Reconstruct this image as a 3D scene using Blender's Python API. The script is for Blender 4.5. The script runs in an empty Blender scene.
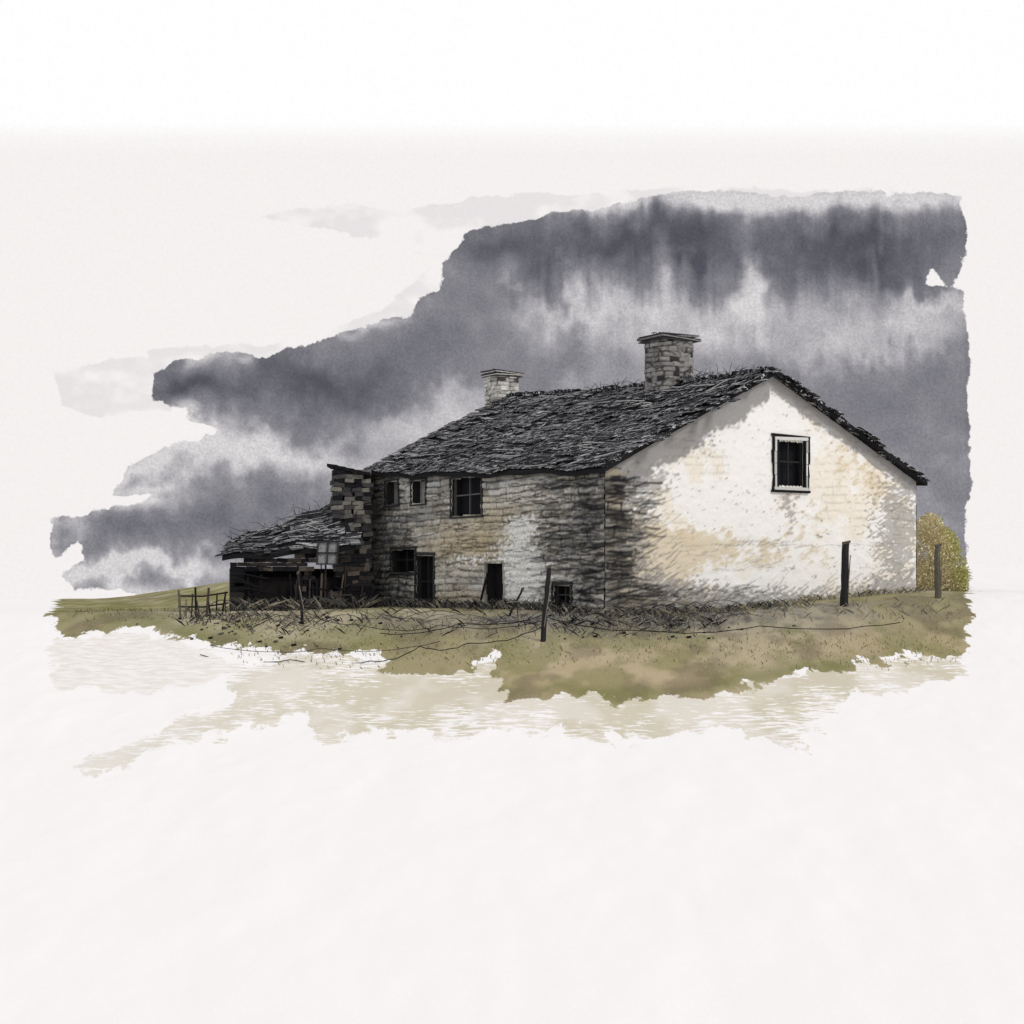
import bpy, math, random
import numpy as np
from mathutils import Vector
random.seed(4); rng=np.random.default_rng(7)
F=1600.0; EYE=1.6
# ------------------------------------------------------------ helpers
def lin(c):
    c=np.asarray(c,float)/255.0
    return np.where(c<=0.04045,c/12.92,((c+0.055)/1.055)**2.4)
def P(px,py,d): return np.array([(px-512)/F*d,d,EYE+(588-py)/F*d])
def hsh(ix,iy,seed):
    v=np.sin(ix*127.1+iy*311.7+seed*74.7)*43758.5453
    return v-np.floor(v)
def vn(x,y,seed=0):
    xi=np.floor(x); yi=np.floor(y); fx=x-xi; fy=y-yi
    fx=fx*fx*(3-2*fx); fy=fy*fy*(3-2*fy)
    a=hsh(xi,yi,seed);b=hsh(xi+1,yi,seed);c=hsh(xi,yi+1,seed);d=hsh(xi+1,yi+1,seed)
    return (a*(1-fx)+b*fx)*(1-fy)+(c*(1-fx)+d*fx)*fy
def fbm(x,y,seed=0,o=4):
    r=0;a=.5;t=0
    for i in range(o):
        r=r+a*vn(x*2**i+i*17.3,y*2**i-i*9.1,seed+i); t+=a; a*=.55
    return r/t      # 0..1
def sstep(x,a,b):
    t=np.clip((x-a)/(b-a),0,1); return t*t*(3-2*t)
def sdf(x,y,poly):
    p=np.array(poly,float); n=len(p)
    d2=np.full(x.shape,1e18); inside=np.zeros(x.shape,bool)
    for i in range(n):
        ax,ay=p[i]; bx,by=p[(i+1)%n]
        ex,ey=bx-ax,by-ay; L=ex*ex+ey*ey+1e-12
        t=np.clip(((x-ax)*ex+(y-ay)*ey)/L,0,1)
        d2=np.minimum(d2,(x-ax-t*ex)**2+(y-ay-t*ey)**2)
        c=((ay>y)!=(by>y))
        xi=ax+(y-ay)*(ex)/(ey if abs(ey)>1e-9 else 1e-9)
        inside^=(c&(x<xi))
    d=np.sqrt(d2); return np.where(inside,d,-d)
def empty(name):
    o=bpy.data.objects.new(name,None); bpy.context.scene.collection.objects.link(o); return o
def mesh_obj(name,V,Fc,mat,parent=None,col=None,attrs=None,smooth=False):
    me=bpy.data.meshes.new(name)
    V=np.asarray(V,float)
    if isinstance(Fc,np.ndarray) and Fc.ndim==2:
        me.vertices.add(len(V)); me.vertices.foreach_set('co',V.ravel())
        k=Fc.shape[1]
        me.loops.add(Fc.size); me.loops.foreach_set('vertex_index',Fc.ravel().astype(np.int32))
        me.polygons.add(len(Fc)); me.polygons.foreach_set('loop_start',np.arange(0,Fc.size,k,dtype=np.int32))
        me.update(calc_edges=True)
    else:
        me.from_pydata([tuple(v) for v in V],[],[tuple(f) for f in Fc]); me.update()
    if smooth: me.polygons.foreach_set('use_smooth',np.ones(len(me.polygons),bool))
    if col is not None:
        a=me.attributes.new('Col','FLOAT_COLOR','POINT')
        c4=np.ones((len(V),4)); c4[:,:3]=np.asarray(col).reshape(-1,3)
        a.data.foreach_set('color',c4.ravel())
    if attrs:
        for k,v in attrs.items():
            if v.ndim==2:
                a=me.attributes.new(k,'FLOAT_COLOR','POINT'); c4=np.ones((len(V),4)); c4[:,:3]=v
                a.data.foreach_set('color',c4.ravel())
            else:
                a=me.attributes.new(k,'FLOAT','POINT'); a.data.foreach_set('value',v.ravel().astype(np.float32))
    me.materials.append(mat)
    o=bpy.data.objects.new(name,me); bpy.context.scene.collection.objects.link(o)
    if parent: o.parent=parent
    return o
def gridfaces(nx,ny,keep=None):
    i,j=np.meshgrid(np.arange(nx-1),np.arange(ny-1),indexing='ij')
    a=(i*ny+j); f=np.stack([a,a+ny,a+ny+1,a+1],-1)
    if keep is not None: f=f[keep]
    return f.reshape(-1,4)
class Mesher:
    def __init__(s): s.V=[];s.F=[];s.C=[]
    def box(s,c,ax,ay,az,col):
        c=np.array(c,float); n=len(s.V)
        for k in (-1,1):
            for j in (-1,1):
                for i in (-1,1):
                    s.V.append(c+i*ax+j*ay+k*az); s.C.append(col)
        for f in ((0,2,3,1),(4,5,7,6),(0,1,5,4),(2,6,7,3),(0,4,6,2),(1,3,7,5)): s.F.append(tuple(n+q for q in f))
    def tube(s,pts,r,col,k=5,r2=None):
        n=len(s.V); m=len(pts)
        for i,p in enumerate(pts):
            a=np.array(pts[min(i+1,m-1)])-np.array(pts[max(i-1,0)]); a=a/np.linalg.norm(a)
            u=np.cross(a,[0.3,0.9,0.1]); u/=np.linalg.norm(u); w=np.cross(a,u)
            rr=r+(0 if r2 is None else (r2-r)*i/(m-1))
            for q in range(k):
                t=2*math.pi*q/k; s.V.append(np.array(p)+rr*(math.cos(t)*u+math.sin(t)*w)); s.C.append(col)
        for i in range(m-1):
            for q in range(k):
                a=n+i*k+q;b=n+i*k+(q+1)%k; s.F.append((a,b,b+k,a+k))
        s.F.append(tuple(n+q for q in range(k))); s.F.append(tuple(n+(m-1)*k+q for q in range(k)))
    def quad(s,a,b,c,d,col):
        n=len(s.V); s.V+= [np.array(v,float) for v in (a,b,c,d)]; s.C+=[col]*4; s.F.append((n,n+1,n+2,n+3))
    def build(s,name,mat,parent=None): return mesh_obj(name,s.V,s.F,mat,parent,col=np.array(s.C))
def jit(c,a=.15):
    return np.clip(np.array(c)*(1+random.uniform(-a,a)),0,1)
# ------------------------------------------------------------ materials
def attr_mat(name,rough=.9,var=.25,scale=6.0,bump=.3,stretch=(1,1,1),extra=None):
    m=bpy.data.materials.new(name); m.use_nodes=True; nt=m.node_tree; N=nt.nodes; L=nt.links
    b=N['Principled BSDF']; b.inputs['Roughness'].default_value=rough; b.inputs['Specular IOR Level'].default_value=.15
    at=N.new('ShaderNodeAttribute'); at.attribute_name='Col'
    tc=N.new('ShaderNodeTexCoord'); mp=N.new('ShaderNodeMapping'); mp.inputs['Scale'].default_value=stretch
    L.new(tc.outputs['Object'],mp.inputs[0])
    nz=N.new('ShaderNodeTexNoise'); nz.inputs['Scale'].default_value=scale; nz.inputs['Detail'].default_value=5; nz.inputs['Roughness'].default_value=.65
    L.new(mp.outputs[0],nz.inputs[0])
    mr=N.new('ShaderNodeMapRange'); mr.inputs['From Min'].default_value=.3; mr.inputs['From Max'].default_value=.7
    mr.inputs['To Min'].default_value=1-var; mr.inputs['To Max'].default_value=1+var*.6
    L.new(nz.outputs[0],mr.inputs[0])
    mx=N.new('ShaderNodeVectorMath'); mx.operation='SCALE'; L.new(at.outputs['Color'],mx.inputs[0]); L.new(mr.outputs[0],mx.inputs['Scale'])
    out=mx.outputs[0]
    for ex in (extra or []):   # worn streaks
        mp2=N.new('ShaderNodeMapping'); mp2.inputs['Rotation'].default_value=ex['rot']; mp2.inputs['Scale'].default_value=ex['scale']
        L.new(tc.outputs['Object'],mp2.inputs[0])
        n2=N.new('ShaderNodeTexNoise'); n2.inputs['Scale'].default_value=1; n2.inputs['Detail'].default_value=4; n2.inputs['Roughness'].default_value=.7
        L.new(mp2.outputs[0],n2.inputs[0])
        r2=N.new('ShaderNodeMapRange'); r2.inputs['From Min'].default_value=ex['lo']; r2.inputs['From Max'].default_value=ex['lo']+ex.get('w',.04)
        r2.inputs['To Max'].default_value=ex.get('amt',1)
        L.new(n2.outputs[0],r2.inputs[0])
        mix=N.new('ShaderNodeMix'); mix.data_type='RGBA'; L.new(r2.outputs[0],mix.inputs[0]); L.new(out,mix.inputs[6]); mix.inputs[7].default_value=(*ex['col'],1)
        out=mix.outputs[2]
    L.new(out,b.inputs['Base Color'])
    bp=N.new('ShaderNodeBump'); bp.inputs['Strength'].default_value=bump; bp.inputs['Distance'].default_value=.05
    L.new(nz.outputs[0],bp.inputs['Height']); L.new(bp.outputs[0],b.inputs['Normal'])
    return m
R58=(0,0,math.radians(58))
M_plaster=attr_mat('limewashed_stone',var=.05,scale=9,bump=.4)
M_stone=attr_mat('rubble_stone',var=.35,scale=7,bump=.5,extra=[dict(rot=(0,0,0),scale=(2.2,2.2,13),lo=.62,w=.03,col=(.02,.02,.023),amt=.85)])
M_slate=attr_mat('old_slate',rough=.85,var=.4,scale=5,bump=.2,extra=[dict(rot=R58,scale=(.30,9,9),lo=.565,w=.03,col=(.44,.44,.45)),dict(rot=(0,0,math.radians(30)),scale=(.5,8,5),lo=.60,w=.02,col=(.55,.55,.55))])
M_dark=attr_mat('dark_interior',var=.3,scale=8)
M_wood=attr_mat('weathered_wood',var=.4,scale=10,stretch=(4,4,.6))
M_grass=attr_mat('dry_grass',var=.3,scale=3,bump=0)
M_leaf=attr_mat('shrub_leaves',var=.2,scale=2,bump=0)
# ------------------------------------------------------------ terrain
def G(x,d):   # height relative to the eye
    x=np.asarray(x,float); d=np.asarray(d,float)
    k=60-d
    far=-0.9-.21*np.where(k>12,k,np.log1p(np.exp(np.clip(k*1.2,-30,30)))/1.2)
    far=far-.22*sstep(-x,4,14)*sstep(d,60,70)+.72*sstep(x,6,18)*sstep(d,54,66)
    far=far+.18*sstep(d,80,100)
    cr=np.exp(-((d-112)/20.0)**2)
    b=x/np.maximum(d,1)
    far=far+cr*(.1+1.3*sstep(b,-.27,-.16)) -2.5*sstep(d,125,220)
    near=-1.6-.27*np.maximum(0,d-1)
    z=np.maximum(near,far)
    z=z+(fbm(x*.5,d*.3,11,3)-.5)*.16+(fbm(x*3,d*3,12,2)-.5)*.04*np.exp(-((d-55)/30.)**2)
    return z
def gz(x,d): return EYE+float(G(np.array([x]),np.array([d]))[0])
def onground(px,py,lo=27.,hi=74.):
    b=(px-512)/F; v=-(py-588)/F
    ds=np.linspace(hi,lo,900); g=G(b*ds,ds)/ds
    i=np.argmin(np.abs(g-v)); d=ds[i]
    return b*d,d
YS=.32
def gp(pts):
    out=[]
    for p in pts:
        if len(p)==3: d=p[2]; out.append(((p[0]-512)/F*d,d*YS))
        else:
            x,d=onground(*p); out.append((x,d*YS))
    return out
xs=np.unique(np.concatenate([np.linspace(-900,-34,20),np.arange(-34,34,.13),np.linspace(34,900,20)]))
ys=np.unique(np.concatenate([np.linspace(-60,27,20),np.arange(27,85,.2),np.arange(85,135,1.2),np.linspace(135,900,20)]))
X,Y=np.meshgrid(xs,ys,indexing='ij'); Z=EYE+G(X,Y)
x=X.ravel(); y=Y.ravel()
green=gp([(52,625),(70,637),(130,626),(165,632),(205,645),(300,650),(330,655),(380,652),(386,668),(440,676),(470,672),(492,655),(500,678),(512,698),(560,694),(600,700),(650,700),(700,696),(760,682),(800,674),(860,668),(900,661),(930,656),(968,655),(970,585,90),(968,560,130),(230,590,130),(56,590,130),(56,600,85)])
beige=gp([(75,764),(170,728),(230,702),(225,672),(300,655),(500,660),(700,680),(830,660),(905,652),(968,650),(962,672),(905,690),(850,690),(815,725),(806,748),(770,742),(735,730),(640,742),(560,730),(470,738),(400,728),(330,740),(300,716),(200,742),(90,772)])
pale=gp([(55,640),(130,632),(205,650),(240,664),(205,684),(150,692),(55,690)])
e1=sdf(x,y*YS,green); e2=sdf(x,y*YS,beige); e3=sdf(x,y*YS,pale)
nzx=fbm(x*.25,y*.12,3,4); nzy=fbm(x*.6,y*.3,5,4); nzf=fbm(x*2.2,y*.8,6,3)
cg=lin([152,144,110]); cb=lin([184,166,134]); cl=lin([128,126,82]); cgr=lin([118,116,117]); ck=lin([178,169,144])
def L3(a,b,t): return a*(1-t[:,None])+b*t[:,None]
col=np.tile(cg,(len(x),1))
col=L3(col,ck,sstep(nzx+(nzf-.5)*.2,.45,.62)*.8)
col=L3(col,cb,np.exp(-((x-3.5)/4.5)**2-((y-50)/5)**2)*.9)
col=L3(col,cb,np.exp(-((x-13)/6)**2-((y-54)/4)**2)*.6)
col=L3(col,cl,sstep(nzy+(nzf-.5)*.3,.5,.64)*.6)
col=L3(col,lin([112,114,66]),np.exp(-((e1-.2)/.3)**2)*sstep(nzx,.4,.55)*.6)
col=L3(col,lin([118,118,72]),sstep(-x,12,19)*sstep(nzf+nzy*.5,.6,.85)*.7)
col=L3(col,lin([108,96,82]),sstep(fbm(x*.8,y*.35,46,4),.56,.68)*.45)
sh=np.exp(-((x-7)/6.5)**2-((y-60.5)/3.2)**2)+np.exp(-((x+13)/5.)**2-((y-67)/5)**2)*.9+np.exp(-((x-1)/5.)**2-((y-59.)/2.)**2)*.8  # mask for grey shading at the wall feet, painted into the ground colour
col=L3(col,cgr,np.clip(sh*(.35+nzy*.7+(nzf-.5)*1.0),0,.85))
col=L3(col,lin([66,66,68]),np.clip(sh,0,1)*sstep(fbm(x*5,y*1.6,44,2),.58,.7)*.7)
colb=np.tile(lin([218,211,197]),(len(x),1)); colb=L3(colb,lin([198,190,164]),sstep(nzy,.42,.62)*.85)
colb=L3(colb,lin([224,220,210]),sstep(-x,3,14))
g_mat=bpy.data.materials.new('chalk_and_grass_ground'); g_mat.use_nodes=True
nt=g_mat.node_tree;N=nt.nodes;L=nt.links;b=N['Principled BSDF'];b.inputs['Roughness'].default_value=1;b.inputs['Specular IOR Level'].default_value=0
tc=N.new('ShaderNodeTexCoord')
def noise(scale,detail,mscale,rot=0,rough=.6):
    mp=N.new('ShaderNodeMapping'); mp.inputs['Scale'].default_value=mscale; mp.inputs['Rotation'].default_value=(0,0,rot); L.new(tc.outputs['Object'],mp.inputs[0])
    n=N.new('ShaderNodeTexNoise'); n.inputs['Scale'].default_value=scale;n.inputs['Detail'].default_value=detail;n.inputs['Roughness'].default_value=rough
    L.new(mp.outputs[0],n.inputs[0]); return n.outputs[0]
def math_(op,a,c):
    m=N.new('ShaderNodeMath'); m.operation=op
    for i,v in enumerate((a,c)):
        if isinstance(v,(int,float)): m.inputs[i].default_value=v
        else: L.new(v,m.inputs[i])
    return m.outputs[0]
def attr(n,c=False):
    a=N.new('ShaderNodeAttribute');a.attribute_name=n; return a.outputs['Color' if c else 'Fac']
def mrange(v,a,c,t0=0,t1=1):
    m=N.new('ShaderNodeMapRange'); m.inputs[1].default_value=a;m.inputs[2].default_value=c;m.inputs[3].default_value=t0;m.inputs[4].default_value=t1;L.new(v,m.inputs[0]);return m.outputs[0]
def mix(f,a,c):
    m=N.new('ShaderNodeMix');m.data_type='RGBA'
    L.new(f,m.inputs[0])
    for i,v in ((6,a),(7,c)):
        if isinstance(v,tuple): m.inputs[i].default_value=v
        else: L.new(v,m.inputs[i])
    return m.outputs[2]
nE=noise(1.1,8,(1,.4,0)); nD=noise(7,4,(.22,.75,0),rot=-.3,rough=.7); nF=noise(14,3,(1,.6,0)); nH=noise(.5,4,(1,.5,0))
paper=(.90,.88,.868,1)
f2=mrange(math_('ADD',attr('e2'),math_('MULTIPLY',math_('SUBTRACT',nE,.5),2.2)),-.03,.04)
dry=mrange(math_('ADD',math_('ADD',nD,math_('MULTIPLY',attr('e2'),.10)),math_('MULTIPLY',math_('SUBTRACT',nH,.5),.7)),.44,.54)
f2=math_('MULTIPLY',f2,math_('MULTIPLY',dry,.9))
f3=mrange(math_('ADD',attr('e3'),math_('MULTIPLY',math_('SUBTRACT',nE,.5),1.6)),-.03,.05)
f3=math_('MULTIPLY',f3,mrange(nD,.45,.55,.2,.9))
f1=mrange(math_('ADD',attr('e1'),math_('MULTIPLY',math_('SUBTRACT',nE,.5),2.0)),-.02,.03)
f1=math_('MULTIPLY',f1,mrange(nF,.2,.42,.55,1))
c=mix(f3,paper,(*lin([226,221,211]),1)); c=mix(f2,c,attr('colb',True)); c=mix(f1,c,attr('Col',True))
mx=N.new('ShaderNodeVectorMath');mx.operation='SCALE';L.new(c,mx.inputs[0]);L.new(mrange(noise(30,3,(1,1,1)),.3,.7,.965,1.03),mx.inputs['Scale'])
L.new(mx.outputs[0],b.inputs['Base Color'])
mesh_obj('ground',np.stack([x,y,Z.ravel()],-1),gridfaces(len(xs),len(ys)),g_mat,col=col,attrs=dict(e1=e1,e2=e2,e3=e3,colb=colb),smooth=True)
# ------------------------------------------------------------ sky backdrop (storm cloud bank)
hx=np.unique(np.concatenate([np.linspace(-900,20,30),np.arange(20,1000,1.6),np.linspace(1000,1900,30)]))
vy=np.unique(np.concatenate([np.linspace(-900,60,25),np.linspace(60,170,8),np.arange(170,606,1.6),np.linspace(606,680,6)]))
A,B=np.meshgrid(hx,vy,indexing='ij'); a=A.ravel(); bb=B.ravel()
u=(a-512)/F; R=480.; yy=R/np.sqrt(1+u*u); V=np.stack([u*yy,yy,EYE+(588-bb)/F*yy],-1)
streak=np.exp(-((bb-285)/75)**2)*sstep(a,470,600)
wx=(fbm(a/38,bb/38,21,4)-.5)*46; wy=(fbm(a/30,bb/45,22,4)-.5)*60+(fbm(a/9,bb/110,27,3)-.5)*(8+34*streak)+(fbm(a/8,bb/8,29,2)-.5)*10
ax_=a+wx; ay_=bb+wy
main=[(55,520),(100,510),(172,492),(112,496),(128,468),(178,440),(212,430),(188,420),(190,405),(150,403),(150,372),(215,352),(255,356),(300,345),(345,333),(375,320),(412,312),(418,297),(440,290),(442,262),(470,232),(520,222),(600,205),(700,192),(800,195),(900,192),(962,196),(966,235),(964,268),(948,286),(932,272),(926,284),(964,292),(968,380),(968,600),(225,602),(140,594),(75,589),(62,576),(86,560),(78,540),(56,556)]
e=sdf(a,bb,main)
blobs=[(700,246,235,33,.42),(500,255,55,28,.22),(880,258,85,36,.3),(650,235,80,22,.12),(315,388,120,30,.42),(190,385,42,22,.36),(430,340,75,32,.24),(150,528,90,18,.24),(280,525,80,24,.2),(945,420,70,60,.10),(850,395,60,30,.12),(560,375,50,18,.06),
(690,325,120,26,-.30),(560,305,60,22,-.24),(747,280,12,46,-.50),(655,290,12,40,-.16),(600,280,10,35,-.12),(265,455,105,20,-.52),(150,465,60,20,-.38),(905,330,50,20,-.34),(80,578,90,14,-.6),(160,572,60,10,-.35),(620,310,100,16,-.12),(930,304,50,12,-.35),(430,425,60,24,-.38),(475,395,60,14,-.2),(350,500,60,24,.06),(840,345,50,14,-.18),(380,465,60,12,-.15),(75,520,24,16,-.3)]
D=np.full(a.shape,.48)
for cx,cy,sx,sy,am in blobs: D+=am*np.exp(-((ax_-cx)/sx)**2-((ay_-cy)/sy)**2)
D+=(fbm(a/55,bb/38,31,5)-.5)*.36+(fbm(a/14,bb/14,35,3)-.5)*.10
D-=.60*sstep(-(bb+wy*.35),-222,-200)*(.6+.6*fbm(a/12,bb/40,33,3))*sstep(a,380,460)
D-=.45*np.exp(-(np.maximum(e,0)/9)**2)*sstep(-a,-460,-380)*sstep(fbm(a/40,bb/30,38,3),.4,.62)
D=np.clip(D,0.0,1)
dark=lin([83,84,93]); mid=lin([135,134,141]); lt=lin([214,211,213])
colS=np.where(D[:,None]<.5,L3(np.tile(lt,(len(a),1)),mid,np.clip(D*2,0,1)),L3(np.tile(mid,(len(a),1)),dark,np.clip(D*2-1,0,1)))
colS*= (1-.08*np.exp(-(e/2.0)**2))[:,None]
faint=sdf(a,bb,[(250,216),(330,205),(400,212),(470,196),(640,190),(700,188),(800,190),(900,188),(900,240),(440,262),(400,245),(330,232)])
faint=np.maximum(faint,sdf(a,bb,[(56,372),(100,362),(190,352),(170,410),(100,418),(58,408)]))
faint=np.maximum(faint,sdf(a,bb,[(150,352),(260,348),(320,338),(370,318),(420,285),(450,250),(480,300),(300,400),(150,400)])+4)
fs=sstep(fbm(a/50,bb/30,41,4),.35,.6)
pcol_=np.tile(lin([245,241,240]),(len(a),1)); pcol_=L3(pcol_,np.array([1.,1.,1.]),sstep(-bb,-150,-120))
s_mat=bpy.data.materials.new('storm_sky'); s_mat.use_nodes=True; nt=s_mat.node_tree;N=nt.nodes;L=nt.links
N.remove(N['Principled BSDF']); em=N.new('ShaderNodeEmission'); L.new(em.outputs[0],N['Material Output'].inputs[0])
tc=N.new('ShaderNodeTexCoord')
nS=noise(.09,8,(1,1,1),rough=.62); nG=noise(1.4,2,(1,1,1))
f=mrange(math_('ADD',attr('edge'),math_('MULTIPLY',math_('SUBTRACT',nS,.5),34)),-.6,.9)
ff=math_('MULTIPLY',mrange(math_('ADD',attr('faint'),math_('MULTIPLY',math_('SUBTRACT',nS,.5),26)),-.6,1.2),attr('fs'))
c=mix(ff,attr('pap',True),(*lin([230,226,227]),1)); 
mg=N.new('ShaderNodeVectorMath');mg.operation='SCALE';L.new(attr('Col',True),mg.inputs[0]);L.new(mrange(nG,.3,.7,.88,1.11),mg.inputs['Scale'])
c=mix(f,c,mg.outputs[0])
mx=N.new('ShaderNodeVectorMath');mx.operation='SCALE';L.new(c,mx.inputs[0]);L.new(mrange(nG,.3,.7,.975,1.02),mx.inputs['Scale'])
L.new(mx.outputs[0],em.inputs[0])
mesh_obj('sky',V,gridfaces(len(hx),len(vy)),s_mat,col=colS,attrs=dict(edge=e,faint=faint,fs=fs*.9,pap=pcol_),smooth=True)
# ------------------------------------------------------------ farmhouse
house=empty('stone_farmhouse')
C0=P(605,468,60);C1=P(916,481,68);C2=P(368,473,76.5)
C3=C1+C2-C0
M1=(C0+C1)/2; M1[2]=P(0,374,M1[1])[2]
M2=(C2+C3)/2; M2[2]=P(0,399,M2[1])[2]
def hit(Aa,Bb,px,py):
    b=(px-512)/F; dx,dy=Bb[0]-Aa[0],Bb[1]-Aa[1]; t=(b*Aa[1]-Aa[0])/(dx-b*dy)
    d=Aa[1]+t*dy; return t*math.hypot(dx,dy), EYE+(588-py)/F*d
def strokes(S,Zz,col,n,box,ang,ln,w,ink,amt=.85):
    for _ in range(n):
        cs=random.uniform(box[0],box[1]); cz=random.uniform(box[2],box[3]); an=random.gauss(*ang); l=random.uniform(*ln)/2
        ca,sa=math.cos(an),math.sin(an); du=(S-cs)*ca+(Zz-cz)*sa; dv=-(S-cs)*sa+(Zz-cz)*ca
        dv=dv+.03*np.sin(du*5+cs*9)
        m=np.clip(1.2-np.abs(dv)/w,0,1)*(np.abs(du)<l)*amt*random.uniform(.4,1)
        col[:]=col*(1-m[...,None])+ink*m[...,None]
def wall(name,Aa,Bb,zb,topf,ds,opens,colf,mat):
    Aa=np.array(Aa[:2]);Bb=np.array(Bb[:2]);Lw=np.linalg.norm(Bb-Aa);dr=(Bb-Aa)/Lw;nn=np.array([dr[1],-dr[0]])
    ns=int(Lw/ds)+1; s=np.linspace(0,Lw,ns); hmax=max(topf(np.array([q]))[0] for q in s)-zb; ntt=int(hmax/ds)+1
    T=np.linspace(0,1,ntt); S,TT=np.meshgrid(s,T,indexing='ij'); top=topf(S); Zz=zb+TT*(top-zb)
    col,disp=colf(S,Zz)
    pos=np.stack([Aa[0]+dr[0]*S+nn[0]*disp,Aa[1]+dr[1]*S+nn[1]*disp,Zz],-1)
    keep=np.ones((ns-1,ntt-1),bool); sc=(S[:-1,:-1]+S[1:,1:])/2; zc=(Zz[:-1,:-1]+Zz[1:,1:])/2
    for (a0,a1,b0,b1) in opens: keep&=~((sc>a0)&(sc<a1)&(zc>b0)&(zc<b1))
    return mesh_obj(name,pos.reshape(-1,3),gridfaces(ns,ntt,keep),mat,house,col=col.reshape(-1,3),smooth=True)
INK=lin([26,26,30])
def stonecol(S,Zz,seed,base,dark=.6,h=.33):
    zz=Zz+.04*np.sin(S*.9+seed)+(fbm(S*.7,Zz*1.2,seed,3)-.5)*.18
    row=np.floor(zz/h); fr=zz/h-row
    ln=.5+.9*hsh(row,row*0+3,seed); ss=S/ln+hsh(row,row*0+8,seed)*9; cc=np.floor(ss); fc=(ss-cc)*ln
    r=hsh(row,cc,seed+2); r2=hsh(cc,row,seed+5)
    c=base*(.6+.7*r)[...,None]; c=c*(1+(r2-.5)[...,None]*np.array([.12,.03,-.12]))
    jn=np.minimum(np.minimum(fr,1-fr)*h,np.minimum(fc,ln-fc)*1.5)
    broken=sstep(fbm(S*1.5,Zz*1.5,seed+9,3),.34,.58)
    m=np.clip(1.35-jn/.042,0,1)*dark*(.25+.75*broken)
    c=c*(1-m[...,None])+INK*m[...,None]
    disp=.05*sstep(jn,0,.07)+.05*r-.03
    return c,disp,m
def blob(S,Zz,Aa,Bb,px,py,rx,ry):
    s0,z0=hit(Aa,Bb,px,py); s1,_=hit(Aa,Bb,px+rx,py); _,z1=hit(Aa,Bb,px,py-ry)
    return np.exp(-((S-s0)/abs(s1-s0))**2-((Zz-z0)/abs(z1-z0))**2)
def mixc(c,k,m): m=np.clip(m,0,1)[...,None]; return c*(1-m)+k*m
# gable
Lg=np.linalg.norm((C1-C0)[:2])
def gtop(S): return np.where(S<Lg/2,C0[2]+(M1[2]-C0[2])*S/(Lg/2),M1[2]+(C1[2]-M1[2])*(S-Lg/2)/(Lg/2))-.02
def gcol(S,Zz):
    c=np.ones(S.shape+(3,))*np.array([.88,.865,.84]); Bf=lambda *q: blob(S,Zz,C0,C1,*q)
    n1=fbm(S*.8,Zz*.8,51,5); gr=fbm(S*7,Zz*11,52,2); n3=fbm(S*2.5,Zz*3.5,53,4); gd=fbm((S+Zz*.5)*3,(Zz-S*.5)*12,54,2)
    och=lin([212,196,164]); gy=lin([158,155,151]); cr=lin([236,226,207])
    c=mixc(c,cr,sstep(n1+Bf(850,450,60,60)*.15-Bf(760,470,60,60)*.2,.50,.66)*.65)
    m=Bf(650,565,50,38)*1.0+Bf(720,545,70,18)*.6+Bf(800,560,90,16)*.35+Bf(860,470,50,30)*.5+Bf(640,510,26,34)*.5+Bf(800,515,28,24)*.45+Bf(850,430,20,20)*.6+Bf(890,500,30,30)*.4
    c=mixc(c,och,sstep(m+(n3-.5)*1.0+(gd-.5)*.6,.40,.72)*.75)
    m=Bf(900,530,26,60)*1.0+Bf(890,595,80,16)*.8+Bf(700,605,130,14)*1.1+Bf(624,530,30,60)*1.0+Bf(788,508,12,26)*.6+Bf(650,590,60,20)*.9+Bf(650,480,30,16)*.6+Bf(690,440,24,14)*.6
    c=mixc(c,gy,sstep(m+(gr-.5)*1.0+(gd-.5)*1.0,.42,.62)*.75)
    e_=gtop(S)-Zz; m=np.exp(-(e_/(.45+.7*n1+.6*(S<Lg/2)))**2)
    c=mixc(c,lin([142,140,140]),sstep(m+(gr-.5)*.35+(n3-.5)*.4,.42,.6)*.9)  # shadow under the verge, painted into the wall colour as a grey band
    m=Bf(612,560,24,60)*1.25+Bf(608,500,15,50)*1.1+Bf(640,602,60,13)*.8
    sc,dd,jm=stonecol(S,Zz,5,lin([150,144,132]),.95,.32)
    mm=sstep(m+(gr-.5)*1.1+(n3-.5)*.6,.40,.62); c=c*(1-mm[...,None])+sc*mm[...,None]
    c=mixc(c,INK,jm*sstep(n1+(gr-.5)*.4,.54,.66)*.22)
    strokes(S,Zz,c,150,(0,2.2,.7,5.8),(0.05,.12),(.4,1.7),.045,INK)
    strokes(S,Zz,c,60,(0,1.0,.7,5.8),(0.0,.1),(.5,1.2),.08,INK)
    strokes(S,Zz,c,120,(1,8,.6,1.7),(0.3,.25),(.3,1.6),.03,lin([60,60,64]),.6)
    strokes(S,Zz,c,50,(1.2,3.4,1.2,5),(0.5,.15),(.3,1.3),.03,lin([90,88,88]),.55)
    strokes(S,Zz,c,45,(3,9,2.2,3.4),(0.12,.1),(.3,1.3),.03,lin([150,146,138]),.5)
    strokes(S,Zz,c,60,(8,15.6,.8,2.2),(0.6,.3),(.3,1.2),.03,lin([110,105,98]),.5)
    strokes(S,Zz,c,60,(13,15.7,1.2,5.6),(0.1,.5),(.2,.9),.03,lin([110,105,98]),.55)
    for zz_ in (1.0,1.25,3.2): strokes(S,Zz,c,10,(5,15,zz_,zz_+.3),(0.02,.04),(1.5,4),.025,lin([120,116,108]),.5)
    return c,(n3-.5)*.05+mm*dd*.6
s0,zt=hit(C0,C1,777,441); s1,_=hit(C0,C1,803,441); _,zb_=hit(C0,C1,790,486)
gw=(s0,s1,zb_,zt)
wall('gable_wall',C0,C1,0.2,gtop,.06,[gw],gcol,M_plaster)
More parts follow.
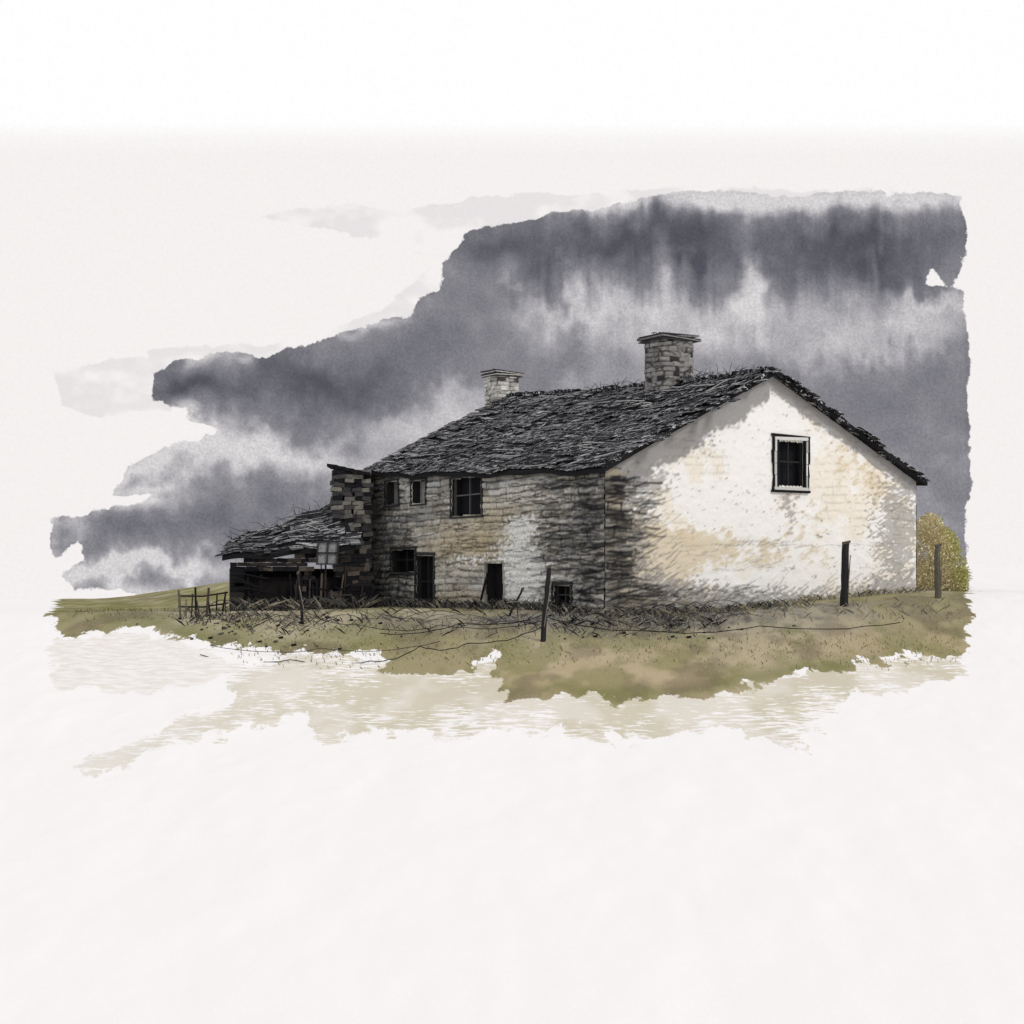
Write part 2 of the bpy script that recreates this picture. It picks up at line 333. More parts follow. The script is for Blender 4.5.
# front
Lf=np.linalg.norm((C0-C2)[:2])
def ftop(S): return C2[2]+(C0[2]-C2[2])*S/Lf-.02
fo=[]
def op(px0,px1,py0,py1):
    a0,_=hit(C2,C0,px0,py0); a1,_=hit(C2,C0,px1,py0); _,z1=hit(C2,C0,(px0+px1)/2,py0); _,z0=hit(C2,C0,(px0+px1)/2,py1)
    fo.append((a0,a1,z0,z1)); return fo[-1]
w_up=op(453,482,478,515); w_s1=op(387,399,482,504); w_s2=op(413,426,481,503)
w_lo=op(393,416,550,572); door=op(418,434,556,613); door2=op(487,504,563,604); w_c=op(555,571,586,606)
def fcol(S,Zz):
    Bf=lambda *q: blob(S,Zz,C2,C0,*q)
    c,dd,jm=stonecol(S,Zz,3,lin([186,183,177]),.9,.29)
    n1=fbm(S*.7,Zz*.9,61,5); gr=fbm(S*6,Zz*11,62,2); n3=fbm(S*2.5,Zz*3.5,63,4)
    c=mixc(c,lin([230,225,216]),sstep(n1+(gr-.5)*.3,.5,.62)*.65*(1-jm))
    c=mixc(c,lin([218,200,164]),(Bf(470,545,50,24)*1.+Bf(450,600,50,10)*.6+Bf(500,510,40,14)*.4)*(1-jm*.6)*.8)
    c=mixc(c,np.array([.92,.91,.89]),sstep(Bf(522,572,27,38)*1.4+Bf(465,560,30,12)*.6+Bf(520,525,16,12)*.8+(gr-.5)*1.0,.5,.65)*.97)
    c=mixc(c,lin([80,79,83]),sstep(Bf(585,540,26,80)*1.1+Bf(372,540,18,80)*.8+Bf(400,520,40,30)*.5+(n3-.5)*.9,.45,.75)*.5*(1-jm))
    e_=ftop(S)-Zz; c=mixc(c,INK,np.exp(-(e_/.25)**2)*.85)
    strokes(S,Zz,c,170,(0,Lf,2.2,6.6),(0,.05),(.8,3.5),.035,INK,.8)
    strokes(S,Zz,c,40,(0,Lf,.7,2.4),(0,.1),(.5,2),.035,INK,.7)
    strokes(S,Zz,c,170,(Lf-5,Lf,.8,6),(0,.07),(.5,2.2),.05,INK)
    strokes(S,Zz,c,60,(Lf-1.6,Lf,.8,6),(0,.07),(.5,1.5),.08,INK)
    strokes(S,Zz,c,100,(0,4.5,.8,6.6),(0,.2),(.3,1.5),.045,INK)
    strokes(S,Zz,c,40,(0,4,.8,4),(1.2,.3),(.3,1.8),.04,INK)
    strokes(S,Zz,c,60,(0,Lf,.7,1.6),(0.2,.5),(.3,1.),.03,INK)
    return c,dd
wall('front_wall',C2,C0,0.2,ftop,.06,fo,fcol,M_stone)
# rear walls
def pcol(S,Zz):
    c,dd,_=stonecol(S,Zz,8,lin([150,140,124]),.8,.33); return c,dd
wall('rear_wall',C1,C3,0.2,lambda S:C1[2]+(C3[2]-C1[2])*S/Lf-.02,.2,[],pcol,M_stone)
wall('far_gable_wall',C3,C2,0.2,lambda S:np.where(S<Lg/2,C3[2]+(M2[2]-C3[2])*S/(Lg/2),M2[2]+(C2[2]-M2[2])*(S-Lg/2)/(Lg/2))-.02,.2,[],pcol,M_stone)
# openings: reveals, panes, surrounds
up=np.array([0,0,1.])
def fit_opening(name,Aa,Bb,r,depth=.4,surround=None,pane=(.012,.012,.015),bars=0,barcol=(.03,.03,.03),sw=.16,trim=False):
    Aa=np.array(Aa[:2]);Bb=np.array(Bb[:2]);Lw=np.linalg.norm(Bb-Aa);dr=np.array([*((Bb-Aa)/Lw),0]);nn=np.array([dr[1],-dr[0],0.])
    q=lambda s,z,o:np.array([Aa[0],Aa[1],0])+dr*s+up*z+nn*o
    a0,a1,z0,z1=r; g=.05; a0-=g;a1+=g;z0-=g;z1+=g; m=Mesher(); dk=(.03,.028,.028); f=-.0
    m.quad(q(a0,z0,f),q(a0,z1,f),q(a0,z1,-depth),q(a0,z0,-depth),dk); m.quad(q(a1,z0,f),q(a1,z1,f),q(a1,z1,-depth),q(a1,z0,-depth),dk)
    m.quad(q(a0,z1,f),q(a1,z1,f),q(a1,z1,-depth),q(a0,z1,-depth),dk); m.quad(q(a0,z0,f),q(a1,z0,f),q(a1,z0,-depth),q(a0,z0,-depth),dk)
    m.quad(q(a0,z0,-depth),q(a1,z0,-depth),q(a1,z1,-depth),q(a0,z1,-depth),pane)
    m.build(name+'_recess',M_dark,house)
    if bars:
        m=Mesher(); w=(a1-a0)
        for i in range(1,bars+1):
            sx=a0+w*i/(bars+1); m.box(q(sx,(z0+z1)/2,-.15),dr*.03,nn*.03,up*(z1-z0)/2,barcol)
        m.box(q((a0+a1)/2,z0+(z1-z0)*.55,-.15),dr*w/2,nn*.025,up*.03,barcol)
        for sx in (a0+.05,a1-.05): m.box(q(sx,(z0+z1)/2,-.13),dr*.05,nn*.04,up*(z1-z0)/2,barcol)
        m.build(name+'_frame',M_wood,house)
    if surround is not None:
        m=Mesher()
        for (cs,cz,hs,hz) in (((a0+a1)/2,z1+sw/2,(a1-a0)/2+sw,sw/2),((a0+a1)/2,z0-sw/2,(a1-a0)/2+sw*1.2,sw/2)):
            tl=random.uniform(-.03,.03)
            m.box(q(cs,cz,.04),dr*hs+up*tl*hs,nn*.08,up*hz,jit(surround,.1))
        for sx in (a0-sw/2,a1+sw/2):
            k=4
            for i in range(k):
                m.box(q(sx+random.uniform(-.03,.03),z0+(i+.5)*(z1-z0)/k,.03),dr*(sw/2*random.uniform(.8,1.2)),nn*(.07+random.uniform(-.01,.01)),up*((z1-z0)/k/2-.008),jit(surround,.35))
        m.build(name+'_surround',M_plaster if surround[0]>.4 else M_stone,house)
    if trim:
        m=Mesher()
        for sg in (-1,1):
            sx=(a0-sw-.04) if sg<0 else (a1+sw+.04)
            for i in range(4):
                m.box(q(sx+random.uniform(-.04,.04),z0+(i+.5)*(z1-z0+sw*2)/4-sw,.02),dr*random.uniform(.04,.075),nn*.06,up*((z1-z0+2*sw)/8-.005)+dr*random.uniform(-.03,.03),INK)
        m.box(q((a0+a1)/2,z1+sw+.04,.03),dr*((a1-a0)/2+sw+.12)-up*.03,nn*.07,up*.05,INK); m.box(q((a0+a1)/2,z0-sw-.04,.03),dr*((a1-a0)/2+sw+.12),nn*.09,up*.05,INK)
        for sg in (-1,1): m.box(q((a0+.02) if sg<0 else (a1-.02),(z0+z1)/2,.06),dr*.04,nn*.07,up*((z1-z0)/2),INK)
        m.build(name+'_drip_mould',M_stone,house)
fit_opening('gable_window',C0,C1,gw,surround=(.58,.57,.55),bars=1,sw=.13,trim=True)
fit_opening('upper_window',C2,C0,w_up,surround=(.06,.06,.06),bars=1,barcol=(.12,.12,.13),sw=.08)
fit_opening('loft_slit_a',C2,C0,w_s1,surround=(.05,.05,.05),pane=(.3,.3,.29),sw=.07)
fit_opening('loft_slit_b',C2,C0,w_s2,surround=(.05,.05,.05),pane=(.35,.35,.34),sw=.07)
fit_opening('ground_window',C2,C0,w_lo,surround=(.05,.05,.05),bars=1,sw=.1)
fit_opening('front_door',C2,C0,door,surround=(.05,.05,.05),bars=1,sw=.12)
fit_opening('side_door',C2,C0,door2,surround=(.5,.48,.44),sw=.05)
fit_opening('low_window',C2,C0,w_c,surround=(.04,.04,.04),bars=1,barcol=(.05,.05,.05),sw=.1)
m=Mesher()  # loose boards propped against the side door
q0=P(507,606,66.); q1=P(521,584,66.); m.box((q0+q1)/2,(q1-q0)/2,np.array([0,.06,0]),np.array([-.09,0,.06]),INK)
q0=P(480,604,67.); q1=P(489,566,67.4); m.box((q0+q1)/2,(q1-q0)/2,np.array([0,.04,0]),np.array([.05,0,0]),INK)
m.build('propped_board',M_wood,house)
# roof
def slab(E0,E1,R1,R0,over=.35,oe=.35):
    E0,E1,R0,R1=[np.array(q,float) for q in (E0,E1,R0,R1)]
    ds=(E1-E0)/np.linalg.norm(E1-E0); E0-=ds*over*.6;R0-=ds*over*.6;E1+=ds*over;R1+=ds*over
    dt=(E0-R0)/np.linalg.norm(E0-R0); E0=E0+dt*oe; E1=E1+dt*oe
    def f(s,t):
        p=(E0*(1-s)+E1*s)*(1-t)+(R0*(1-s)+R1*s)*t
        p=p.copy(); p[2]+=.12-.16*math.sin(math.pi*s)*(.4+.6*t)+.05*math.sin(s*19+t*3)+.04*math.sin(s*41)
        return p
    return f,np.linalg.norm(E1-E0),np.linalg.norm(R0-E0)
def slates(name,f,Ls,Lt,rows,wmin,wmax,parent,shades,miss=.03,deckcol=(.012,.012,.014),thick=.16,rot=.05,lath=0,ll=(.3,1.5)):
    m=Mesher(); dk=Mesher(); K=40;J=4
    def nrm(s,t):
        e=.01; a_=f(min(s+e,1),t)-f(max(s-e,0),t); b_=f(s,min(t+e,1))-f(s,max(t-e,0)); a_/=np.linalg.norm(a_); b_/=np.linalg.norm(b_); n=np.cross(a_,b_); n/=np.linalg.norm(n)
        if n[2]<0:n=-n
        return a_,b_,n
    for i in range(K):
        for j in range(J):
            q=[f(i/K,j/J),f((i+1)/K,j/J),f((i+1)/K,(j+1)/J),f(i/K,(j+1)/J)]
            dk.quad(*q,deckcol); lo=[v-np.array([0,0,thick]) for v in q]; dk.quad(*lo[::-1],deckcol)
            if j==0: dk.quad(q[0],q[1],lo[1],lo[0],deckcol)
            if i==0: dk.quad(q[0],q[3],lo[3],lo[0],deckcol)
            if i==K-1: dk.quad(q[1],q[2],lo[2],lo[1],deckcol)
    dk.build(name+'_deck',M_dark,parent)
    for r in range(rows):
        t=(r+.5)/rows; s=-random.uniform(0,wmin)/Ls; hh=Lt/rows
        while s<1:
            w=random.uniform(wmin,wmax); sc=s+w/2/Ls; s+=w/Ls
            if sc>1.004: break
            if random.random()<miss: continue
            tt=t+random.gauss(0,.15)/rows
            a_,b_,n=nrm(min(max(sc,0),1),min(max(tt,0),1)); p=f(min(max(sc,-.004),1.004),tt)
            an=random.gauss(0,rot); ra=a_*math.cos(an)+b_*math.sin(an); rb=b_*math.cos(an)-a_*math.sin(an)
            tl=.07+random.uniform(-.02,.03); rb2=rb*math.cos(tl)-n*math.sin(tl); n2=n*math.cos(tl)+rb*math.sin(tl)
            m.box(p+n*.05,ra*(w/2*.985),rb2*(hh*random.uniform(.52,.68)),n2*random.uniform(.010,.02),random.choice(shades)*random.uniform(.6,1.3))
    m.build(name+'_slates',M_slate,parent)
    if lath:   # slipped laths lying across the courses
        m=Mesher()
        for i in range(lath):
            sc=random.uniform(.03,.97); tt=random.uniform(.03,.95); a_,b_,n=nrm(sc,tt); p=f(sc,tt)
            along_=random.random()<.85
            an=random.gauss(.03,.05) if along_ else random.gauss(-1.15,.15); l=random.uniform(*ll)*(1 if along_ else .7)
            ra=a_*math.cos(an)+b_*math.sin(an); rb=np.cross(n,ra)
            m.box(p+n*.085,ra*l/2,rb*random.uniform(.010,.022),n*.012,random.choice([INK*.6,INK*.6,INK*.6,lin([120,120,124]),lin([186,185,184]),lin([80,80,84])]))
        m.build(name+'_slipped_laths',M_dark,parent)
S_d=[np.array(q) for q in ([.010,.010,.013],)*10+([.025,.025,.03],)*3+([.05,.05,.055],[.11,.11,.115])]
fr_,La,Lb=slab(C2,C0,M1,M2); slates('front_roof',fr_,La,Lb,29,.6,2.2,house,S_d,rot=.022,lath=300,ll=(.5,2.6))
br_,La2,Lb2=slab(C3,C1,M1,M2); slates('rear_roof',br_,La2,Lb2,16,.4,.8,house,S_d)
# ridge + verge stones
m=Mesher()
for i in range(46):
    s=i/45; p=(M2*(1-s)+M1*s)+np.array([0,0,.18-.16*math.sin(math.pi*s)+random.uniform(-.07,.08)]); d_=(M1-M2)/np.linalg.norm(M1-M2)+np.array([0,0,random.gauss(0,.08)])
    if random.random()<.1: continue
    m.box(p,d_*.2,np.cross(d_,[0,0,1])*.17,np.array([0,0,.07]),random.choice(S_d))
for (a_,b_,n_) in ((C0,M1,34),(M1,C1,30)):
    d_=(b_-a_)/np.linalg.norm(b_-a_); o=np.array([.5,-.86,0])
    for i in range(n_+1):
        s=i/n_; p=a_*(1-s)+b_*s+o*(.2+random.uniform(-.03,.03)); p[2]+=.10+random.uniform(-.08,.08)
        nn=np.cross(o,d_+np.array([0,0,random.gauss(0,.1)])); m.box(p,d_*random.uniform(.12,.35),o*.14,nn*random.uniform(.03,.10),random.choice(S_d[:10]))
m.build('ridge_and_verge_stones',M_slate,house)
# chimneys : rough rounded-corner rubble stacks
hd=(M1-M2);hd[2]=0;hd/=np.linalg.norm(hd); hs=np.array([-hd[1],hd[0],0])
def chimney(name,c,zb,zt,w,dp,base,cap=.12,darkp=.15,seed=0):
    m=Mesher(); nth=72; nz_=int((zt-zb)/.04)
    V=[];C=[]
    for i in range(nz_+1):
        z=zb+(zt-zb)*i/nz_
        for k in range(nth):
            th=2*math.pi*k/nth; ct,st=math.cos(th),math.sin(th); r=1/((abs(ct)**4.5+abs(st)**4.5)**(1/4.5))
            V.append((ct*r,st*r,z,th*w/2))
    V=np.array(V); S=V[:,3]; Zz=V[:,2]
    zz=Zz+(fbm(S*1.5,Zz*2,seed,3)-.5)*.16; row=np.floor(zz/.21); fr=zz/.21-row; ln=.3+.35*hsh(row,row*0,seed); ss=S/ln+9*hsh(row,row*0+2,seed); cc=np.floor(ss); fc=(ss-cc)*ln
    jn=np.minimum(np.minimum(fr,1-fr)*.21,np.minimum(fc,ln-fc)); rr=hsh(row,cc,seed+3)
    col=base*(.65+.6*rr)[:,None]; jm=np.clip(1.3-jn/.03,0,1)*.8*sstep(fbm(S*2,Zz*2,seed+4,3),.3,.5); jm=np.maximum(jm,(rr<darkp)*.85)
    col=col*(1-jm[:,None])+INK*jm[:,None]
    S2=S.copy(); cl2=col.copy(); 
    for q in range(60):
        cs=random.uniform(S.min(),S.max()); cz=random.uniform(zb+.4,zt); an=random.gauss(.1,.5); l=random.uniform(.2,.8)/2
        du=(S-cs)*math.cos(an)+(Zz-cz)*math.sin(an); dv=-(S-cs)*math.sin(an)+(Zz-cz)*math.cos(an)
        mm=np.clip(1.2-np.abs(dv)/.035,0,1)*(np.abs(du)<l)*.8; cl2=cl2*(1-mm[:,None])+INK*mm[:,None]
    k_=1+.05*(rr-.5)+.03*sstep(jn,0,.05)-.02
    pos=np.array([c[0],c[1],0])+hd*(V[:,0]*k_*dp/2)[:,None]+hs*(V[:,1]*k_*w/2)[:,None]; pos[:,2]=Zz
    Fs=[]
    for i in range(nz_):
        for k in range(nth): a0=i*nth+k;b0=i*nth+(k+1)%nth; Fs.append((a0,b0,b0+nth,a0+nth))
    Fs.append(tuple(nz_*nth+k for k in range(nth)))
    mesh_obj(name,pos,Fs,M_stone,house,col=cl2)
    for i in range(5):
        o=random.uniform(.5,1.2)*cap
        m.box([c[0],c[1],zt+.0+i*.055],(hd*(dp/2+o)+up*random.gauss(0,.02)),(hs*(w/2+o*random.uniform(.5,1.1))+up*random.gauss(0,.04)),up*.024,(.05,.05,.055) if i%2==0 else base*.9)
    for i in range(14):
        a0=c+hs*random.uniform(-w/2,w/2)+hd*random.uniform(-.5,.5); a0[2]=zt+.2; a1=a0+hs*random.gauss(0,.2)+hd*random.gauss(0,.2)+up*random.uniform(.0,.16); m.tube([a0,(a0+a1)/2+up*.05,a1],.016,INK,4)
    m.build(name+'_cap',M_stone,house)
t=.338; c=M1*(1-t)+M2*t; chimney('main_chimney',c,c[2]-.7,P(0,342,c[1])[2],1.85,1.6,lin([142,139,136]),darkp=.15,seed=71)
t=1.045; c=M1*(1-t)+M2*t; chimney('end_chimney',c,c[2]-2.2,P(0,377,c[1])[2],1.5,1.35,lin([200,197,192]),darkp=.04,cap=.08,seed=81)
# straggling stems on the ridge
m=Mesher()
for i in range(90):
    s=random.choice([random.gauss(.5,.07),random.gauss(.76,.03),random.gauss(.9,.05)]); s=min(max(s,0),.98); p=M2*(1-s)+M1*s+up*.12
    q=p+hd*random.gauss(0,.5)+up*abs(random.gauss(.12,.22)); m.tube([p,(p+q)/2+up*.06,q],.012,INK,4,.006)
m.build('ridge_weeds',M_stone,house)
# end buttress
bt=Mesher()
for r in range(34):
    z0=.2+r*.205
    for i in range(4):
        for j in (0,1,2):
            p=P(338+i*9+random.uniform(-2,2)+(1.5 if r<12 else 0),0,74.2+j*.9+i*.12); p[2]=z0+random.uniform(-.02,.02)
            if z0>P(0,468,75)[2]-i*.05+random.uniform(-.1,.1): continue
            bt.box(p,np.array([.25,.03,random.gauss(0,.02)])*random.uniform(.8,1.05),np.array([-.1,.46,0]),up*.096,random.choice([lin([104,101,98]),lin([70,68,68]),lin([124,120,114]),lin([60,59,60]),INK]))
for i in range(5):
    p=P(334+i*8,467+i*1.8,74.6); bt.box(p,np.array([.24,.02,-.03]),np.array([0,.8,0]),up*.07,INK)
for i in range(60):
    p=P(random.uniform(334,366),random.uniform(472,600),73.9); q=p+np.array([random.gauss(0,.2),-.02,random.gauss(0,.25)]); bt.tube([p,q],.02,INK,4)
bt.build('end_buttress',M_stone,house)
# ------------------------------------------------------------ shed
shed=empty('stone_shed')
fl=P(222,557,70.5); fr=P(356,547,71.5); brr=P(340,502,76); bl=P(232,541,75)
def sf(s,t):
    p=(fl*(1-s)+fr*s)*(1-t)+(bl*(1-s)+brr*s)*t; p=p.copy(); p[2]+=.06*math.sin(s*14)+.03; return p
slates('shed_roof',sf,6.,5.,9,.3,1.1,shed,S_d,miss=.10,thick=.2,rot=.12,lath=60)
wl=P(230,0,70.9)[:2]; wr=P(366,0,72)[:2]; wd=(wr-wl); wL=np.linalg.norm(wd); wd=np.array([*(wd/wL),0]); wn=np.array([wd[1],-wd[0],0])
p0=np.array([wl[0],wl[1],0])
m=Mesher()
opn=[(.45,3.1,0,2.05),(3.7,4.8,1.15,2.35),(3.6,4.2,0,1.0)]
z=.25
while z<3.6:
    hh=random.uniform(.12,.24); z+=hh; s=0
    while s<wL:
        l=random.uniform(.2,.7); sc=s+l/2; s+=l
        zt_=sf(min(sc/wL,1),.02)[2]-.15
        if z>zt_: continue
        if any(o0-.1<sc<o1+.1 and o2+.3<z<o3+.4 for o0,o1,o2,o3 in opn): continue
        p=p0+wd*sc; p[2]=z-hh/2
        m.box(p,wd*(l/2-.006)+up*random.gauss(0,.01),wn*(.2+random.uniform(-.03,.03)),up*(hh/2-.006),random.choice([lin([60,54,50]),lin([44,41,41]),lin([92,84,78]),INK,INK,INK,INK]))
m.build('rubble_front',M_stone,shed)
m=Mesher()
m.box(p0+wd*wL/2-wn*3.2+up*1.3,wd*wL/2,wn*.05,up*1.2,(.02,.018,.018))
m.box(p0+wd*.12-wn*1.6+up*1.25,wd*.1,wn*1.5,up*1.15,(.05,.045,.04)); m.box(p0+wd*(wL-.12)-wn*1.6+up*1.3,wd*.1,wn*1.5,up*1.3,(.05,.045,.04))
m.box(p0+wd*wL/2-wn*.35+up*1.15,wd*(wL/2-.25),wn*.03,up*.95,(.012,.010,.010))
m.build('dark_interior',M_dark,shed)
m=Mesher()
for i in range(24):
    s=random.uniform(.1,wL-.1)
    h=random.uniform(.5,1.25); m.box(p0+wd*s+wn*(.24+random.random()*.08)+up*(1.35+random.uniform(-.5,.35)),wd*random.uniform(.02,.055),wn*.03,up*h+wd*random.gauss(0,.07),random.choice([INK,INK,lin([58,50,46]),lin([88,80,74])]))
for i in range(12):
    m.box(p0+wd*random.uniform(.6,wL-.5)+wn*.36+up*random.uniform(.8,2.6),wd*random.uniform(.3,1.0)+up*random.gauss(0,.12),wn*.02,up*.03,random.choice([INK,lin([70,64,60])]))
m.build('timber_props',M_wood,shed)
m=Mesher(); wc=P(327,553,71.3)
for i in (-1,0,1): m.box(wc+wd*i*.44+wn*.32,wd*.035,wn*.05,up*.52+wd*.03,lin([60,60,62]))
for i in (-1,0,1): m.box(wc+up*i*.5+wn*.33,wd*.48,wn*.04,up*.03,lin([50,50,52]))
m.build('shed_window_frame',M_wood,shed)
m=Mesher(); m.box(wc+wn*.24,wd*.44,wn*.02,up*.5,lin([150,150,154])); m.build('shed_window_pane',M_stone,shed)
# bare twigs and ivy straggling over the shed eaves
m=Mesher()
for i in range(90):
    s=random.uniform(-.02,.9); p=sf(max(s,0),random.choice([0,.02,1.]))+up*.05; q=p+np.array([random.gauss(-.05,.3),random.gauss(0,.1),random.gauss(.12,.25)]); m.tube([p,(p+q)/2+up*random.gauss(0,.06),q],.013,INK,4,.006)
m.build('eaves_ivy',M_stone,shed)
# ------------------------------------------------------------ posts, fences
def gpt(px,py,off=0): 
    x_,d=onground(px,py); return np.array([x_,d,gz(x_,d)+off])
def post(name,pb,pt,w,parent=None,col=None,dd=0):
    base=gpt(*pb); d=base[1]+dd; top=P(pt[0],pt[1],d); b2=base-np.array([0,0,.3]); m=Mesher(); ax=top-b2
    n=8; pts=[b2+ax*i/n+np.array([random.uniform(-.025,.025),random.uniform(-.02,.02),0]) for i in range(n+1)]
    m.tube(pts,w,col if col is not None else lin([44,43,44]),7,w*.8)
    m.box(top+np.array([.01,0,-.02]),np.array([w*.8,0,.03]),np.array([0,w*.8,0]),up*.05,lin([90,86,80]))
    m.tube([top-up*.5+np.array([w*.8,-w*.9,0]),b2+up*.8+np.array([w*.7,-w*.9,0])],.02,lin([120,116,108]),4)
    return m.build(name,M_wood,parent)
post('wooden_fence_post',(844,606),(846,542),.17)
post('wooden_fence_post.001',(938,598),(938,545),.14,col=lin([98,94,84]))
wf=empty('wire_fence')
post('post_1',(542,641),(549,566),.10,wf); post('post_2',(505,616),(523,588),.05,wf); post('post_3',(303,624),(298,572),.06,wf)
m=Mesher()
def wire(pts,r=.02):
    q=[gpt(px,py,h) for px,py,h in pts]; out=[]
    for i in range(len(q)-1):
        for k in range(8): out.append(q[i]*(1-k/8)+q[i+1]*k/8+np.array([0,0,-.18*math.sin(math.pi*k/8)+random.uniform(-.03,.03)]))
    out.append(q[-1]); m.tube(out,r,INK,4)
wire([(200,657,.05),(290,662,.08),(370,664,.12),(420,655,.3),(470,650,.25),(542,641,.5)],.016)
wire([(380,645,.4),(460,640,.6),(542,641,.9),(640,640,.35),(760,634,.3),(900,628,.2)],.015)
wire([(542,641,1.9),(600,640,.9),(680,642,.35)],.009); wire([(303,624,.5),(360,636,.4),(440,640,.5),(542,641,.7)],.012)
wire([(210,650,.15),(320,655,.2),(440,650,.3)],.010)
m.build('wire_strands',M_wood,wf)
pf=empty('picket_fence'); m=Mesher()
for i in range(10):
    px=181+i*5; b_=gpt(px,619-i*.4); h=random.uniform(.55,1.2); m.tube([b_-up*.2,b_+up*h+np.array([random.uniform(-.2,.2),0,0])],random.uniform(.02,.05),random.choice([INK,lin([100,94,86]),lin([70,66,62])]),5)
m.build('pickets',M_wood,pf); m=Mesher(); a_=gpt(178,619); b_=gpt(228,615)
for z in (.45,.85): m.tube([a_+up*z,(a_+b_)/2+up*(z-.08),b_+up*z],.03,INK,4)
m.build('rails',M_wood,pf)
# loose stones and clods
m=Mesher()
for i in range(150):
    px,py=random.choice([(random.gauss(225,26),random.uniform(614,640)),(random.gauss(320,50),random.uniform(616,650)),(random.gauss(640,60),random.uniform(614,640))]); p=gpt(px,py,.02); s=random.uniform(.02,.07)
    m.box(p,np.array([s,.3*s,.2*s]),np.array([-.3*s,s,0]),np.array([.1*s,0,.6*s]),random.choice([INK,INK,lin([80,78,76]),lin([130,124,114])]))
m.build('loose_stones',M_stone)
# ------------------------------------------------------------ grass / weeds (one object)
def blades(n,ptsf,hr,wr_,cols,lean=.3):
    V=[];C=[]
    for i in range(n):
        x_,d=ptsf(); z=gz(x_,d)-.02; h=random.uniform(*hr); w=random.uniform(*wr_); l=random.gauss(0,lean)*h; l2=random.gauss(0,lean)*h
        V+= [(x_-w,d,z),(x_+w,d,z),(x_+l*.4+w*.7,d+l2*.4,z+h*.6),(x_+l,d+l2,z+h)]; c_=random.choice(cols); C+=[c_]*4
    return V,C
gcols=[lin([130,124,88]),lin([156,146,114]),lin([112,110,74]),lin([180,168,136])]; icols=[INK,INK,lin([70,68,66]),lin([100,96,90])]
gr3=[lin([128,124,112]),lin([104,102,98]),lin([156,148,130]),lin([72,72,72])]
def along(A_,B_,off,sp):
    def f():
        t=random.random(); p=A_[:2]*(1-t)+B_[:2]*t; n=np.array([(B_-A_)[1],-(B_-A_)[0]]); n=n/np.linalg.norm(n); q=p+n*(off+abs(random.gauss(0,sp))); return q[0],q[1]
    return f
def area(px0,px1,py0,py1):
    def f(): return onground(random.uniform(px0,px1),random.triangular(py0,py1,(py0+py1)/2))
    return f
V=[];C=[]
for spec in ((500,along(C0,C1,.1,.5),(.12,.35),(.010,.02),gr3+gcols,.9),(450,along(C0,(C0+C1)/2,.1,1.2),(.1,.35),(.008,.016),gr3+icols,1.1),(900,along(C2,C0,.1,.6),(.12,.5),(.009,.018),icols+gr3,.9),
             (450,area(560,720,610,640),(.1,.35),(.007,.014),gr3+icols,1.3),(2200,area(230,960,618,672),(.05,.16),(.010,.022),gcols,.5),(350,area(230,560,606,640),(.1,.35),(.007,.014),icols+gr3,1.2),
             (500,along(np.array([*wl,0]),np.array([*wr,0]),.3,.6),(.12,.7),(.009,.018),icols+gr3,1.0),(110,area(180,260,612,630),(.15,.45),(.009,.018),gr3+icols,.8),(200,area(700,960,600,625),(.1,.3),(.010,.02),gr3+gcols,1.),
             (500,area(70,230,598,622),(.05,.2),(.01,.02),gcols,.5)):
    v,c_=blades(*spec); V+=v;C+=c_
mesh_obj('grass',V,np.arange(len(V)).reshape(-1,4),M_grass,col=np.array(C))
# brambles: arching stems near shed, door and corner
m=Mesher()
for k,(px,py,sx,n) in enumerate(((300,622,36,36),(400,618,34,16),(240,618,20,16),(600,614,34,22),(670,618,60,26),(545,628,34,12))):
    for i in range(n):
        b_=gpt(px+random.gauss(0,sx*.6),py+random.gauss(0,5)); l=random.gauss(0,1.3); h=random.uniform(.1,.6)
        pts=[b_+np.array([l*t,random.gauss(0,.02),h*math.sin(math.pi*min(t*.85,1))]) for t in np.linspace(0,1,7)]
        m.tube(pts,random.uniform(.006,.012),random.choice(icols),4)
m.build('bramble_patch',M_grass)
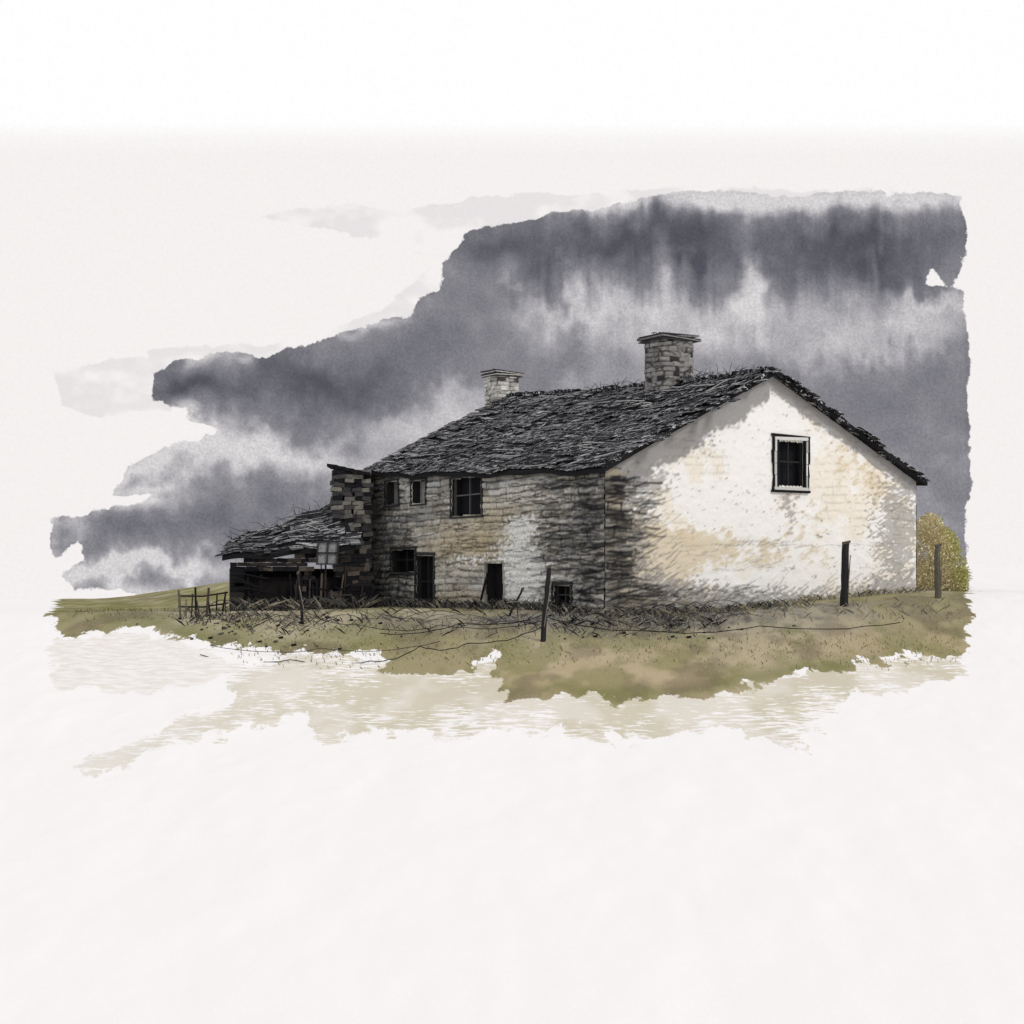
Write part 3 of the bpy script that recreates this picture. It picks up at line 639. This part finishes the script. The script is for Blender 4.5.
# ------------------------------------------------------------ shrub behind the gable
V=[];C=[]
cl_=[(928,552,20,36),(946,572,22,28),(925,580,18,20),(958,582,12,14),(930,530,13,16),(944,548,15,20)]
for i in range(14000):
    cx,cy,rx,ry=random.choice(cl_); d=76+random.uniform(-2,2)
    a_=random.uniform(0,6.28); r_=random.random()**.5; px=cx+rx*r_*math.cos(a_)+random.gauss(0,1.2); py=cy+ry*r_*math.sin(a_)+random.gauss(0,1.2)
    if px>968+random.uniform(-1,1): continue
    p=P(px,py,d); s=random.uniform(.035,.085); v1=np.array([random.gauss(0,1) for _ in range(3)]); v1/=np.linalg.norm(v1); v2=np.cross(v1,[random.random(),random.random(),random.random()]); v2/=np.linalg.norm(v2)
    V+=[p-v1*s,p+v2*s*.6,p+v1*s,p-v2*s*.6]; edge=px+(560-py)*.25+random.gauss(0,5)>952
    C+=[lin([186,184,122])*random.uniform(.85,1.1) if edge else (lin([226,212,178]) if random.random()<.6 else lin([210,202,158]))*random.uniform(.88,1.1)]*4
mesh_obj('shrub',V,np.arange(len(V)).reshape(-1,4),M_leaf,col=np.array(C))
# ------------------------------------------------------------ light, world, camera
w=bpy.data.worlds.new('World'); bpy.context.scene.world=w; w.use_nodes=True; nt=w.node_tree;N=nt.nodes;L=nt.links
sk=N.new('ShaderNodeTexSky'); sk.sky_type='NISHITA'; sk.sun_disc=False; sk.sun_elevation=math.radians(38); sk.sun_rotation=math.radians(130)
bg=N['Background']; bg.inputs[1].default_value=.03; L.new(sk.outputs[0],bg.inputs[0])
b2=N.new('ShaderNodeBackground'); b2.inputs[0].default_value=(1,.98,.97,1); b2.inputs[1].default_value=.70
ad=N.new('ShaderNodeAddShader'); L.new(bg.outputs[0],ad.inputs[0]);L.new(b2.outputs[0],ad.inputs[1]);L.new(ad.outputs[0],N['World Output'].inputs[0])
sl=bpy.data.lights.new('sun','SUN'); sl.energy=1.15; sl.angle=math.radians(10); sl.color=(1,.95,.9)
so=bpy.data.objects.new('sun',sl); bpy.context.scene.collection.objects.link(so)
so.rotation_euler=Vector((-.62,.52,-.6)).to_track_quat('-Z','Y').to_euler()
cd=bpy.data.cameras.new('camera'); cd.sensor_width=36; cd.lens=F/1024*36; cd.shift_y=(588-512)/1024; cd.clip_end=3000
co=bpy.data.objects.new('camera',cd); co.location=(0,0,EYE); co.rotation_euler=(math.radians(90),0,0); bpy.context.scene.collection.objects.link(co)
bpy.context.scene.camera=co
vs=bpy.context.scene.view_settings; vs.view_transform='Standard'; vs.look='None'; vs.exposure=0
